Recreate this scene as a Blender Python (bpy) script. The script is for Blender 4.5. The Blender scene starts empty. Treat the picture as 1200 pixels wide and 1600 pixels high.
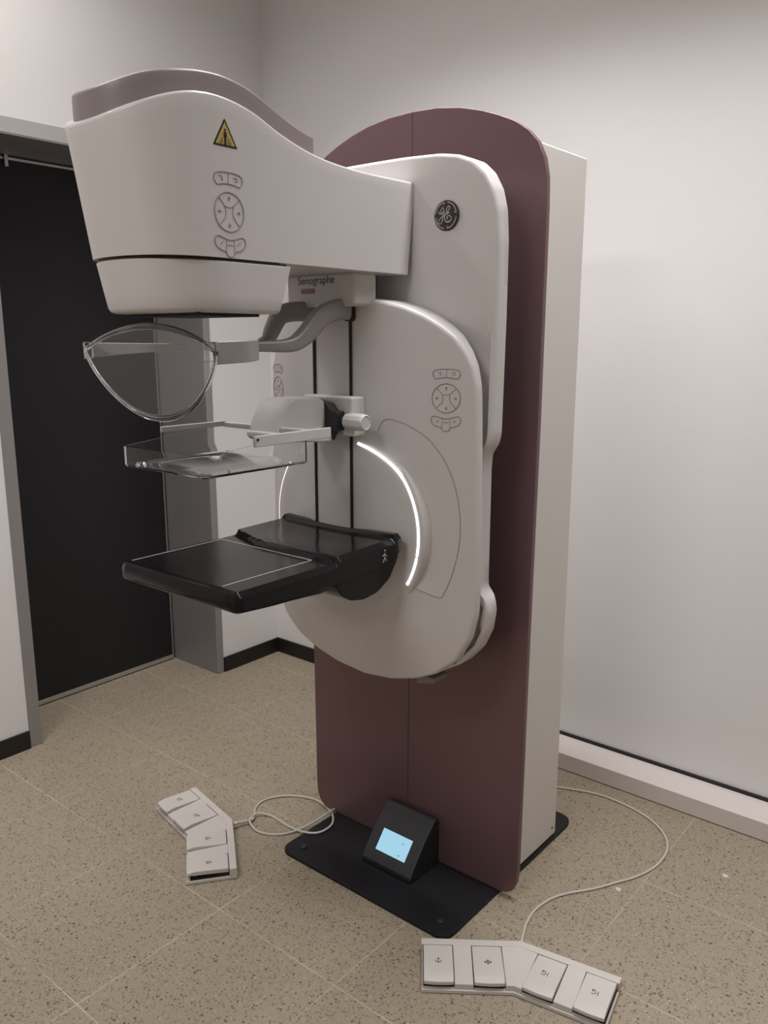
import bpy, math
from mathutils import Vector, Matrix
PI = math.pi
C = bpy.context.scene.collection
SC = bpy.context.scene

# ------------------------------------------------------------------ materials
def mat(name, col, rough=0.5, metal=0.0, emit=None, estr=0.0, trans=0.0, ior=1.45, bump=0.0, bscale=200, coat=0.0, vary=0.0, spec=0.5):
    m = bpy.data.materials.new(name); m.use_nodes = True
    nt = m.node_tree; b = nt.nodes['Principled BSDF']
    b.inputs['Base Color'].default_value = (*col, 1)
    b.inputs['Roughness'].default_value = rough
    b.inputs['Metallic'].default_value = metal
    b.inputs['IOR'].default_value = ior
    b.inputs['Specular IOR Level'].default_value = spec
    b.inputs['Transmission Weight'].default_value = trans
    b.inputs['Coat Weight'].default_value = coat
    if emit:
        b.inputs['Emission Color'].default_value = (*emit, 1)
        b.inputs['Emission Strength'].default_value = estr
    tc = nt.nodes.new('ShaderNodeTexCoord')
    if vary:
        n = nt.nodes.new('ShaderNodeTexNoise'); n.inputs['Scale'].default_value = 3.0
        nt.links.new(tc.outputs['Object'], n.inputs['Vector'])
        mx = nt.nodes.new('ShaderNodeMix'); mx.data_type = 'RGBA'
        mx.inputs['A'].default_value = (*[c*(1-vary) for c in col], 1)
        mx.inputs['B'].default_value = (*[min(1, c*(1+vary)) for c in col], 1)
        nt.links.new(n.outputs['Fac'], mx.inputs['Factor'])
        nt.links.new(mx.outputs['Result'], b.inputs['Base Color'])
    if bump:
        n = nt.nodes.new('ShaderNodeTexNoise'); n.inputs['Scale'].default_value = bscale
        nt.links.new(tc.outputs['Object'], n.inputs['Vector'])
        bp = nt.nodes.new('ShaderNodeBump'); bp.inputs['Strength'].default_value = bump
        bp.inputs['Distance'].default_value = 0.002
        nt.links.new(n.outputs['Fac'], bp.inputs['Height'])
        nt.links.new(bp.outputs['Normal'], b.inputs['Normal'])
    return m

def floor_material():
    m = bpy.data.materials.new('terrazzo_tiles'); m.use_nodes = True
    nt = m.node_tree; L = nt.links; b = nt.nodes['Principled BSDF']
    b.inputs['Roughness'].default_value = 0.5
    b.inputs['Specular IOR Level'].default_value = 0.25
    tc = nt.nodes.new('ShaderNodeTexCoord')
    def mixc(f, a, c):
        n = nt.nodes.new('ShaderNodeMix'); n.data_type = 'RGBA'
        if isinstance(f, float): n.inputs['Factor'].default_value = f
        else: L.new(f, n.inputs['Factor'])
        for s, v in (('A', a), ('B', c)):
            if isinstance(v, tuple): n.inputs[s].default_value = (*v, 1)
            else: L.new(v, n.inputs[s])
        return n.outputs['Result']
    def M(op, a, b_, clamp=False):
        n = nt.nodes.new('ShaderNodeMath'); n.operation = op; n.use_clamp = clamp
        for i, v in enumerate((a, b_)):
            if v is None: continue
            if isinstance(v, (int, float)): n.inputs[i].default_value = v
            else: L.new(v, n.inputs[i])
        return n.outputs[0]
    def noise(sc, det=3):
        n = nt.nodes.new('ShaderNodeTexNoise'); n.inputs['Scale'].default_value = sc; n.inputs['Detail'].default_value = det
        L.new(tc.outputs['Object'], n.inputs['Vector']); return n.outputs['Fac']
    def specks(sc, size, keep):
        v = nt.nodes.new('ShaderNodeTexVoronoi'); v.inputs['Scale'].default_value = sc
        L.new(tc.outputs['Object'], v.inputs['Vector'])
        s = nt.nodes.new('ShaderNodeSeparateColor'); L.new(v.outputs['Color'], s.inputs[0])
        near = M('LESS_THAN', v.outputs['Distance'], M('MULTIPLY', s.outputs[1], size))
        return M('MULTIPLY', near, M('LESS_THAN', s.outputs[0], keep))
    base = mixc(noise(2.0), (0.295, 0.242, 0.176), (0.340, 0.286, 0.212))
    base = mixc(M('MULTIPLY', M('SUBTRACT', noise(140, 2), 0.35), 1.4, True), base, (0.42, 0.36, 0.275))
    base = mixc(M('MULTIPLY', specks(190, 0.66, 0.42), 0.65), base, (0.125, 0.098, 0.072))
    base = mixc(M('MULTIPLY', specks(120, 0.46, 0.24), 0.8), base, (0.065, 0.050, 0.040))
    base = mixc(M('MULTIPLY', specks(160, 0.5, 0.12), 0.6), base, (0.50, 0.455, 0.385))
    sx = nt.nodes.new('ShaderNodeSeparateXYZ'); L.new(tc.outputs['Object'], sx.inputs[0])
    def joint(o, off):
        f = M('FRACT', M('DIVIDE', M('ADD', o, off), 0.445), None)
        return M('GREATER_THAN', M('ABSOLUTE', M('SUBTRACT', f, 0.5), None), 0.4965)
    j = M('MAXIMUM', joint(sx.outputs[0], 1.235 + 0.445*20), joint(sx.outputs[1], -1.304 + 0.445*20))
    j = M('MULTIPLY', j, M('MULTIPLY', M('SUBTRACT', noise(5, 1), 0.22), 1.35, True))
    base = mixc(j, base, (0.60, 0.52, 0.38))
    L.new(base, b.inputs['Base Color'])
    return m

WALL = mat('painted_wall', (0.735, 0.712, 0.700), 0.75, bump=0.15, bscale=60, spec=0.2)
CEIL = mat('ceiling_paint', (0.78, 0.76, 0.73), 0.8)
FLOOR = floor_material()
PLAST = mat('grey_white_plastic', (0.635, 0.603, 0.592), 0.38, coat=0.15)
PLAST2 = mat('light_plastic', (0.645, 0.615, 0.603), 0.42)
CABM = mat('cabinet_paint', (0.72, 0.69, 0.65), 0.5)
CREST = mat('taupe_plastic', (0.25, 0.212, 0.213), 0.4)
MAUVE = mat('mauve_lacquer', (0.178, 0.104, 0.113), 0.34, metal=0.35, vary=0.05)
ARM = mat('taupe_cast_metal', (0.37, 0.352, 0.345), 0.42, metal=0.3)
BLACK = mat('black_steel', (0.012, 0.012, 0.014), 0.5, bump=0.1, bscale=400, spec=0.3)
BLACKG = mat('black_gloss', (0.009, 0.008, 0.009), 0.16, spec=0.28)
BLACKP = mat('black_plastic', (0.022, 0.023, 0.025), 0.42)
DARK = mat('dark_gap', (0.012, 0.010, 0.010), 0.7)
LINE = mat('engraved_line', (0.27, 0.24, 0.235), 0.6)
SEAM = mat('seam_shadow_rubber', (0.05, 0.035, 0.035), 0.6)
HEADM = mat('lintel_lit_metal', (0.42, 0.40, 0.385), 0.5)  # frame metal made lighter, light on the door head put into its colour
BASEB = mat('black_baseboard', (0.012, 0.010, 0.009), 0.45)
FRAME = mat('door_frame_metal', (0.29, 0.275, 0.275), 0.45, metal=0.3)
STEEL = mat('brushed_aluminium', (0.55, 0.53, 0.51), 0.35, metal=0.8)
DOOR = mat('black_door_laminate', (0.017, 0.016, 0.018), 0.5, spec=0.3)
TRUNK = mat('trunking_plastic', (0.66, 0.60, 0.57), 0.5)
CLEAR = mat('clear_acrylic', (0.97, 0.98, 1.0), 0.02, trans=1.0, ior=1.42)
CLEAR2 = mat('clear_tray_acrylic', (0.98, 0.985, 1.0), 0.0, trans=1.0, ior=1.22)
FROST = mat('frosted_plastic', (0.62, 0.60, 0.59), 0.35)
PEDAL = mat('pedal_plastic', (0.60, 0.555, 0.525), 0.45)
LIGHT = mat('light_strip', (1, 1, 1), 0.4, emit=(0.97, 0.97, 1.0), estr=1.6)
SCREEN = mat('lit_display', (0.05, 0.06, 0.08), 0.3, emit=(0.33, 0.61, 0.76), estr=1.0)
SCRDARK = mat('display_marks', (0.02, 0.02, 0.05), 0.4, emit=(0.10, 0.25, 0.36), estr=0.8)
YEL = mat('sticker_yellow', (0.50, 0.36, 0.09), 0.5)
INK = mat('black_ink', (0.012, 0.010, 0.010), 0.5)
LOGOD = mat('logo_dark', (0.035, 0.028, 0.030), 0.35)
LOGOL = mat('logo_silver', (0.45, 0.42, 0.41), 0.35, metal=0.3)
TXT = mat('printed_grey', (0.10, 0.085, 0.09), 0.6)
PINK = mat('mauve_badge', (0.33, 0.20, 0.20), 0.45)
MARK = mat('marking_white', (0.62, 0.60, 0.60), 0.5)
CABLE = mat('cable_grey', (0.56, 0.52, 0.47), 0.5)

# ------------------------------------------------------------------ builders
ORG = {}
class MB:
    def __init__(s): s.v = []; s.f = []; s.m = []
    def add(s, vs, fs, mi=0):
        o = len(s.v); s.v += [tuple(p) for p in vs]; s.f += [tuple(i+o for i in f) for f in fs]; s.m += [mi]*len(fs)
        return s
    def box(s, x0, x1, y0, y1, z0, z1, mi=0):
        v = [(x, y, z) for z in (z0, z1) for y in (y0, y1) for x in (x0, x1)]
        return s.add(v, [(0, 2, 3, 1), (4, 5, 7, 6), (0, 1, 5, 4), (2, 6, 7, 3), (0, 4, 6, 2), (1, 3, 7, 5)], mi)
    def prism(s, pts, plane, a, b, mi=0):
        # polygon in a plane ('xz','yz','xy') extruded along the third axis from a to b
        def P(p, t):
            return {'xz': (p[0], t, p[1]), 'yz': (t, p[0], p[1]), 'xy': (p[0], p[1], t)}[plane]
        n = len(pts); v = [P(p, a) for p in pts] + [P(p, b) for p in pts]
        f = [tuple(range(n)), tuple(range(2*n-1, n-1, -1))] + [(i, i+n, (i+1) % n+n, (i+1) % n) for i in range(n)]
        return s.add(v, f, mi)
    def tube(s, pts, r, seg=8, closed=False, up=(0, 0, 1), mi=0, sq=1.0):
        # r: number, or list of (ru, rw) per point
        pts = [Vector(p) for p in pts]; n = len(pts); rings = []
        prevu = None
        for i, p in enumerate(pts):
            a = pts[(i-1) % n] if (closed or i > 0) else p
            b = pts[(i+1) % n] if (closed or i < n-1) else p
            t = (b-a).normalized(); upv = Vector(up)
            if abs(t.dot(upv)) > 0.98: upv = Vector((1, 0, 0)) if prevu is None else prevu
            u = t.cross(upv).normalized(); w = u.cross(t).normalized(); prevu = w
            rr = r[i] if isinstance(r, list) else (r, r)
            ring = []
            for k in range(seg):
                th = 2*PI*(k+0.5)/seg; c, d = math.cos(th), math.sin(th)
                if sq != 1.0:
                    c = math.copysign(abs(c)**sq, c); d = math.copysign(abs(d)**sq, d)
                ring.append(p+u*rr[0]*c+w*rr[1]*d)
            rings.append(ring)
        v = [q for R_ in rings for q in R_]; f = []
        for i in range(n if closed else n-1):
            j = (i+1) % n
            for k in range(seg):
                l = (k+1) % seg
                f.append((i*seg+k, i*seg+l, j*seg+l, j*seg+k))
        if not closed:
            f.append(tuple(range(seg-1, -1, -1))); f.append(tuple(range((n-1)*seg, n*seg)))
        return s.add(v, f, mi)
    def cyl(s, c, axis, r, h, seg=32, mi=0, bev=0.0):
        # centre of the base, axis letter, profile with bevelled ends
        prof = [(0, 0), (r-bev, 0), (r, bev), (r, h-bev), (r-bev, h), (0, h)] if bev else [(0, 0), (r, 0), (r, h), (0, h)]
        v = []; f = []
        for (pr, ph) in prof:
            for k in range(seg):
                a = 2*PI*k/seg; x, y = pr*math.cos(a), pr*math.sin(a)
                v.append({'z': (c[0]+x, c[1]+y, c[2]+ph), 'x': (c[0]+ph, c[1]+x, c[2]+y), 'y': (c[0]+x, c[1]+ph, c[2]+y)}[axis])
        for i in range(len(prof)-1):
            for k in range(seg):
                f.append((i*seg+k, i*seg+(k+1) % seg, (i+1)*seg+(k+1) % seg, (i+1)*seg+k))
        return s.add(v, f, mi)
    def rings(s, R_, cap=True, mi=0):
        n = len(R_[0]); v = [p for r in R_ for p in r]; f = []
        for i in range(len(R_)-1):
            for k in range(n):
                l = (k+1) % n
                f.append((i*n+k, i*n+l, (i+1)*n+l, (i+1)*n+k))
        if cap:
            for base in (0, (len(R_)-1)*n):
                for k in range(n//2-1):
                    f.append((base+k, base+k+1, base+n-2-k, base+n-1-k))
        return s.add(v, f, mi)
    def build(s, name, mats, parent=None, bevel=0.0, smooth=35, bseg=3, solid=0.0, subsurf=0):
        if not isinstance(mats, (list, tuple)): mats = [mats]
        o0 = Vector(ORG[parent.name]) if parent else Vector((0, 0, 0))
        me = bpy.data.meshes.new(name)
        me.from_pydata([tuple(Vector(p)-o0) for p in s.v], [], s.f)
        for m_ in mats: me.materials.append(m_)
        for i, p in enumerate(me.polygons): p.material_index = s.m[i]
        import bmesh
        bm = bmesh.new(); bm.from_mesh(me)
        bmesh.ops.remove_doubles(bm, verts=bm.verts, dist=1e-6)
        bmesh.ops.recalc_face_normals(bm, faces=bm.faces); bm.to_mesh(me); bm.free()
        if smooth:
            for p in me.polygons: p.use_smooth = True
            me.set_sharp_from_angle(angle=math.radians(smooth))
        o = bpy.data.objects.new(name, me); C.objects.link(o)
        if parent: o.parent = parent
        ORG[o.name] = tuple(o0)
        if solid:
            md = o.modifiers.new('thickness', 'SOLIDIFY'); md.thickness = solid; md.offset = 0
        if subsurf:
            md = o.modifiers.new('round', 'SUBSURF'); md.levels = subsurf; md.render_levels = subsurf
        if bevel:
            md = o.modifiers.new('bevel', 'BEVEL'); md.width = bevel; md.segments = bseg; md.limit_method = 'ANGLE'
            md.angle_limit = math.radians(35); md.harden_normals = True
        return o

def empty(name, loc, label, cat, group=None, rz=0.0, local=False):
    o = bpy.data.objects.new(name, None); C.objects.link(o)
    o.location = loc; o.rotation_euler = (0, 0, rz); o.empty_display_size = 0.05
    o['label'] = label; o['category'] = cat
    if group: o['group'] = group
    ORG[o.name] = (0, 0, 0) if local else tuple(loc)
    return o
def struct(o): o['kind'] = 'structure'; return o

def interp(tab, x):
    if x <= tab[0][0]: return tab[0][1]
    if x >= tab[-1][0]: return tab[-1][1]
    for i in range(len(tab)-1):
        if tab[i][0] <= x <= tab[i+1][0]:
            x0, y0 = tab[i]; x1, y1 = tab[i+1]; t = (x-x0)/(x1-x0); h = x1-x0
            m0 = (y1-tab[i-1][1])/(x1-tab[i-1][0]) if i > 0 else (y1-y0)/h
            m1 = (tab[i+2][1]-y0)/(tab[i+2][0]-x0) if i+2 < len(tab) else (y1-y0)/h
            return (2*t**3-3*t*t+1)*y0+(t**3-2*t*t+t)*h*m0+(-2*t**3+3*t*t)*y1+(t**3-t*t)*h*m1
def catmull(pts, n=8, closed=False):
    P = [Vector(p) for p in pts]; N = len(P); out = []
    rng = range(N) if closed else range(N-1)
    for i in rng:
        p0 = P[(i-1) % N] if (closed or i > 0) else P[i]*2-P[i+1]
        p1 = P[i]; p2 = P[(i+1) % N]
        p3 = P[(i+2) % N] if (closed or i+2 < N) else p2*2-p1
        for k in range(n):
            t = k/n
            out.append(0.5*((2*p1)+(p2-p0)*t+(2*p0-5*p1+4*p2-p3)*t*t+(3*p1-p0-3*p2+p3)*t**3))
    if not closed: out.append(P[-1].copy())
    return out
def resample(pts, n):
    P = [Vector(p) for p in pts]; d = [0]
    for a, b in zip(P, P[1:]): d.append(d[-1]+(b-a).length)
    out = []; j = 0
    for i in range(n):
        t = d[-1]*i/(n-1)
        while j < len(P)-2 and d[j+1] < t: j += 1
        seg = d[j+1]-d[j]
        out.append(P[j].lerp(P[j+1], (t-d[j])/seg if seg else 0))
    return out
def sstep(t): t = max(0, min(1, t)); return t*t*(3-2*t)
def round_poly(pts, radii, seg=6):
    out = []; n = len(pts)
    for i in range(n):
        p = Vector(pts[i]); a = Vector(pts[i-1]); b = Vector(pts[(i+1) % n]); r = radii[i] if isinstance(radii, (list, tuple)) else radii
        if r <= 0: out.append(tuple(p)); continue
        da = (a-p).normalized(); db = (b-p).normalized()
        p1 = p+da*r; p2 = p+db*r
        for k in range(seg+1):
            t = k/seg
            out.append(tuple(p1*(1-t)**2+p*2*t*(1-t)+p2*t*t))
    return out
def text_mesh(s, size, extrude=0.0004):
    cu = bpy.data.curves.new('lettering', 'FONT'); cu.body = s; cu.size = size; cu.extrude = extrude
    cu.align_x = 'CENTER'; cu.align_y = 'CENTER'
    t = bpy.data.objects.new('lettering', cu); C.objects.link(t)
    dg = bpy.context.evaluated_depsgraph_get()
    me = bpy.data.meshes.new_from_object(t.evaluated_get(dg))
    vs = [tuple(v.co) for v in me.vertices]; fs = [tuple(p.vertices) for p in me.polygons]
    bpy.data.objects.remove(t); bpy.data.curves.remove(cu); bpy.data.meshes.remove(me)
    return vs, fs

# ------------------------------------------------------------------ room
XL, YB, ZC = -3.01, 2.794, 3.30
XD = -3.337
def boxobj(name, x0, x1, y0, y1, z0, z1, m, bevel=0.0, parent=None):
    return MB().box(x0, x1, y0, y1, z0, z1).build(name, m, parent, bevel=bevel, smooth=35 if bevel else 0)
struct(boxobj('floor', -3.7, 2.6, -2.6, 2.9, -0.1, 0.0, FLOOR))
struct(boxobj('ceiling', -3.7, 2.6, -2.6, 2.9, ZC, ZC+0.1, CEIL))
struct(boxobj('wall_back', -3.7, 2.6, YB, 2.9, 0, ZC, WALL))
struct(boxobj('wall_right', 2.5, 2.6, -2.6, YB, 0, ZC, WALL))
struct(boxobj('wall_front', -3.7, 2.5, -2.6, -2.5, 0, ZC, WALL))
w = MB()
w.box(-3.7, XL, -2.5, 1.450, 0, ZC); w.box(-3.7, XL, 2.428, YB, 0, ZC); w.box(-3.7, XL, 1.450, 2.428, 2.355, ZC)
struct(w.build('wall_left', WALL, smooth=0))
# metal frame lining the doorway
t = MB()
t.box(-3.45, XL+0.004, 1.444, 1.493, 0, 2.36); t.box(-3.45, XL+0.004, 2.392, 2.430, 0, 2.36); t.box(-3.45, XL+0.003, 1.493, 2.392, 2.30, 2.305)
struct(t.build('trim_1', FRAME, bevel=0.003))
struct(boxobj('trim_3', -3.45, XL+0.004, 1.493, 2.392, 2.305, 2.36, HEADM, bevel=0.002))
# door leaf
d = struct(boxobj('door_1', XD-0.04, XD, 1.494, 2.372, 0.026, 2.282, DOOR, bevel=0.002))
MB().box(XD-0.04, XD+0.003, 1.494, 2.378, 0.006, 0.026).build('bottom_rail', STEEL, d, bevel=0.001)
MB().box(XD-0.04, XD+0.003, 1.494, 2.378, 2.282, 2.292).build('top_rail', STEEL, d, bevel=0.001)
MB().box(XD-0.04, XD+0.003, 2.372, 2.378, 0.026, 2.282).build('edge_strip', STEEL, d, bevel=0.001)
MB().box(XD-0.02, XD+0.012, 1.715, 1.730, 2.255, 2.300).build('guide_stop', STEEL, d, bevel=0.002)
# baseboards
struct(boxobj('baseboard_left', XL, XL+0.010, 2.432, YB-0.010, 0, 0.074, BASEB, bevel=0.001))
struct(boxobj('baseboard_left_near', XL, XL+0.010, -2.5, 1.442, 0, 0.074, BASEB, bevel=0.001)).name = 'baseboard_left.001'
bb = MB().box(XL, -1.9, YB-0.010, YB, 0, 0.074).box(-1.9, 2.5, YB-0.010, YB, 0, 0.068)
struct(bb.build('baseboard_back', BASEB, smooth=0))
tr = MB().prism([(2.632, 0.003), (2.632, 0.066), (2.638, 0.0685), (YB-0.010, 0.058), (YB-0.010, 0.003)], 'yz', -1.80, 2.5)
tr.box(-1.80, 2.5, 2.640, YB-0.010, 0, 0.003)
struct(tr.build('trim_2', TRUNK, bevel=0.0015))

# ------------------------------------------------------------------ mammography machine
CX = -1.435
mach = empty('mammography_machine', (CX, 2.0, 0), 'tall grey-white mammography machine with dark mauve back panel standing in the room corner', 'medical machine')
# base plate
bp = round_poly([(-1.745, 1.602), (-1.100, 1.602), (-1.100, 2.350), (-1.745, 2.350)], [0.045, 0.045, 0.055, 0.055], 8)
basep = MB().prism(bp, 'xy', 0.0, 0.012).build('base_plate', BLACK, mach, bevel=0.002)
for x, y in ((-1.69, 1.655), (-1.155, 1.655)):
    MB().cyl((x, y, 0.011), 'z', 0.011, 0.005, 20, bev=0.002).build('anchor_bolt', BLACKP, basep)
# cabinet behind the panel
cab = MB().box(-1.763, -1.107, 1.890, 2.232, 0.014, 2.083).build('cabinet', CABM, mach, bevel=0.006)
MB().cyl((-1.1085, 2.205, 0.045), 'x', 0.004, 0.003, 12).build('screw', BLACKP, cab)
# mauve panel
half = [(0.0, 2.183), (0.08, 2.180), (0.154, 2.169), (0.215, 2.153), (0.268, 2.134), (0.315, 2.113), (0.352, 2.088), (0.380, 2.058), (0.398, 2.020), (0.407, 1.975), (0.409, 1.90), (0.408, 1.4), (0.402, 0.8), (0.397, 0.10), (0.394, 0.062), (0.383, 0.034), (0.362, 0.018), (0.335, 0.0135), (0.0, 0.0135)]
out = [(CX+x, z) for x, z in half] + [(CX-x, z) for x, z in reversed(half[1:-1])]
panel = MB().prism(out, 'xz', 1.865, 1.882).build('back_panel', MAUVE, mach, bevel=0.002)
MB().box(CX-0.0008, CX+0.0008, 1.8644, 1.866, 0.02, 2.18).build('panel_seam', SEAM, panel)
MB().box(CX-0.10, CX+0.10, 1.72, 1.866, 0.74, 1.95).build('pivot_mount', BLACKP, mach, bevel=0.01)

def outline(halfpts, n=200):
    """closed outline from a half outline given as (dx, z) from top centre to bottom centre"""
    h = resample([(x, z) for x, z in halfpts], n//2+1)
    L = [(p[0], p[1]) for p in h]
    return L + [(-x, z) for x, z in reversed(L[1:-1])]
def dome(mb, OL, yf, ybk, c, bev=0.007, nr=46, lscale=1.0):
    """slab whose front follows yf(dx, z); rings shrink from the outline to the centre c"""
    def sc(p, k, inset=0.0):
        dx, dz = p[0]-c[0], p[1]-c[1]; l = math.hypot(dx, dz)
        q = max(0.0, k-inset/l)
        x = c[0]+dx*q; z = c[1]+dz*q
        return (x*(lscale if x < 0 else 1), z)
    R_ = []
    def ring(f): return [(CX+x, y, z) for x, y, z in f]
    R_.append(ring([(*[sc(p, 1, 0.05)[0]], ybk, sc(p, 1, 0.05)[1]) for p in OL]))
    R_.append(ring([(sc(p, 1, bev)[0], ybk, sc(p, 1, bev)[1]) for p in OL]))
    R_.append(ring([(sc(p, 1)[0], ybk-bev*0.6, sc(p, 1)[1]) for p in OL]))
    for a in range(0, 6):
        th = a/5*PI/2
        f = []
        for p in OL:
            x, z = sc(p, 1, bev*(1-math.cos(th)))
            f.append((x, yf(x, z)+bev*(1-math.sin(th)), z))
        R_.append(ring(f))
    for i in range(1, nr):
        k = 1-(i/nr)**0.9
        f = []
        for p in OL:
            x, z = sc(p, k*0.985)
            f.append((x, yf(x, z), z))
        R_.append(ring(f))
    mb.rings(R_, cap=False)
    n = len(OL); o = len(mb.v); mb.v.append((CX+c[0], yf(*c), c[1]))
    b0 = o-n
    for k in range(n): mb.f.append((b0+k, b0+(k+1) % n, o)); mb.m.append(0)
    o0 = o-n*len(R_)
    mb.f.append(tuple(range(o0, o0+n))); mb.m.append(0)
# carriage plate with the badge
ch = [(0, 1.700), (0.07, 1.696), (0.141, 1.686), (0.19, 1.672), (0.235, 1.652), (0.275, 1.627), (0.305, 1.603), (0.330, 1.570), (0.347, 1.535), (0.357, 1.490), (0.360, 1.45), (0.364, 1.317), (0.369, 1.1), (0.369, 0.98), (0.366, 0.92), (0.350, 0.853), (0.316, 0.790), (0.255, 0.738), (0.184, 0.705), (0.10, 0.680), (0, 0.668)]
ph = [(0, 2.027), (0.12, 2.027), (0.22, 2.024), (0.27, 2.016), (0.31, 2.000), (0.340, 1.973), (0.362, 1.935), (0.374, 1.890), (0.379, 1.82), (0.379, 1.64), (0.375, 1.370), (0.370, 1.345), (0.352, 1.318), (0.349, 1.28), (0.349, 0.985), (0.352, 0.968), (0.372, 0.943), (0.376, 0.915), (0.369, 0.865), (0.345, 0.812), (0.300, 0.762), (0.22, 0.715), (0.12, 0.692), (0, 0.686)]
def width_at(H, z):
    for (x0, z0), (x1, z1) in zip(H, H[1:]):
        if z1 <= z <= z0: return x0+(x1-x0)*((z0-z)/(z0-z1) if z0 != z1 else 0)
    return 0.0
def yplate(x, z):
    y = 1.672+0.030*(abs(x)/0.37)**2
    if z < 1.70 and z > 0.70 and abs(x) > 0.1:
        wc, wp = width_at(ch, z), width_at(ph, z)
        y += 0.030*sstep((abs(x)-(wc-0.045))/0.010)*sstep(((wp-0.017)-abs(x))/0.006)*sstep((1.66-z)/0.12)
    return y
m_ = MB(); dome(m_, outline(ph, 360), yplate, 1.752, (0, 1.36), bev=0.011, nr=75)
plate = m_.build('carriage_plate', PLAST, mach, smooth=50)
MB().box(CX+0.037, CX+0.0384, 1.6712, 1.675, 1.70, 1.76).build('plate_seam', LINE, plate)
# gantry cover
RC = 1.112
def wedge(x):
    d = abs(x)-0.065; s = 0.02
    sp = s*math.log1p(math.exp(d/s)) if d/s < 30 else d
    return 1.540+0.40*sp
def ycover(x, z, sector=True):
    g = 0.5*sstep((z-0.655)/0.20)+0.5*max(0.0, min(1.0, (z-0.655)/0.22))
    y = 1.662-(1.662-min(1.662, wedge(x)))*g
    if sector:
        r = math.hypot(x, z-RC)
        if 0.2 < r < 0.345:
            a = math.degrees(math.atan2(z-RC, abs(x)))
            am = sstep((a+32)/8)*sstep((70-a)/10)
            y += 0.005*am*sstep((0.330-r)/0.07)
    return y
m_ = MB(); dome(m_, outline(ch, 260), ycover, 1.684, (0, 1.16), bev=0.009, nr=80, lscale=0.925)
cover = m_.build('gantry_cover', PLAST, mach, smooth=50)
MB().prism([(CX+x*0.90, z) for x, z in [(0, 1.66), (0.2, 1.62), (0.32, 1.5), (0.345, 1.3), (0.35, 1.0), (0.32, 0.86), (0.2, 0.75), (0, 0.71), (-0.2, 0.75), (-0.32, 0.86), (-0.34, 1.0), (-0.34, 1.3), (-0.32, 1.5), (-0.2, 1.62)]], 'xz', 1.683, 1.71).build('gantry_neck', CREST, mach)
# side access panel lines
for sgn in (1,):
    pts = []
    P0 = [(0.128, 1.372), (0.142, 1.398), (0.165, 1.402), (0.215, 1.382), (0.261, 1.345), (0.300, 1.280), (0.322, 1.200), (0.326, 1.112), (0.312, 1.030), (0.290, 0.968), (0.276, 0.958), (0.222, 0.976)]
    cc = catmull([(CX+sgn*x, 0, z) for x, z in P0], 6)
    pts = [(p.x, ycover(p.x-CX, p.z)-0.0002, p.z) for p in cc]
    MB().tube(pts, 0.0010, 6).build('access_panel_seam', LINE, cover)
# rotating disc boss and light strip
n = 160
def yboss(x, z):
    a, b, k = 1.588, wedge(x), 0.010
    h = max(0, min(1, 0.5+0.5*(b-a)/k))
    return b*(1-h)+a*h-k*h*(1-h)
def yboss2(r, i):
    x, z = r*math.sin(2*PI*i/n), RC+r*math.cos(2*PI*i/n)
    a = math.degrees(math.atan2(z-RC, abs(x)))
    t = sstep((-30-a)/16)*sstep((r-0.12)/0.10)
    yb_ = yboss(x, z)
    return yb_+(max(yb_, ycover(x, z)-0.001)-yb_)*t
def bring(r, off, k=None):
    o = []
    for i in range(n):
        x, z = r*math.sin(2*PI*i/n), RC+r*math.cos(2*PI*i/n)
        yb_ = yboss2(r, i); yc = ycover(x, z)
        fade = sstep((yc-yb_-0.001)/0.010)
        o.append((CX+x, (yb_+off)*fade+(max(yb_, yc)+0.004)*(1-fade) if k is None else k, z))
    return o
Rb = [bring(0.2575, 0, 1.66), bring(0.2575, 0.008), bring(0.2565, 0.003), bring(0.2545, 0.0005), bring(0.246, 0.0)]
for r in [0.238-0.006*i for i in range(40)]:
    Rb.append([(CX+r*math.sin(2*PI*i/n), yboss2(r, i)-0.0015*sstep((0.25-r)/0.02), RC+r*math.cos(2*PI*i/n)) for i in range(n)])
disc = MB().rings(Rb, cap=False).build('rotation_disc', PLAST2, mach, smooth=50)
def arc_pts(a0, a1, r, yoff, sgn=1, n=60):
    o = []
    for i in range(n+1):
        a = math.radians(a0+(a1-a0)*i/n)
        x = sgn*r*math.cos(a); z = RC+r*math.sin(a)
        o.append((CX+x, yboss(x, z)-yoff, z))
    return o
for sgn in (1, -1):
    MB().tube(arc_pts(71 if sgn > 0 else 44, -31, 0.2415 if sgn > 0 else 0.2565, 0.0005 if sgn > 0 else -0.004, sgn), 0.0036 if sgn > 0 else 0.0022, 8).build('light_strip', LIGHT, disc)
# rail slots
for s in (-1, 1):
    x = CX+s*0.062
    pts = [(x, ycover(s*0.062, z, False)-0.0030, z) for z in (0.98, 1.2, 1.45, 1.69)]
    MB().tube(pts, [(0.0042, 0.0018)]*4, 8, up=(0, -1, 0), sq=0.4).build('rail_slot', DARK, cover)

MB().prism([(CX+0.165, 0.676), (CX+0.225, 0.690), (CX+0.225, 0.705), (CX+0.165, 0.705)], 'xz', 1.685, 1.745).build('release_latch', CREST, mach, bevel=0.002)
MB().cyl((CX+0.338, 1.690, 0.905), 'x', 0.010, 0.014, 20, bev=0.002).build('connector_socket', CREST, mach)
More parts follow.
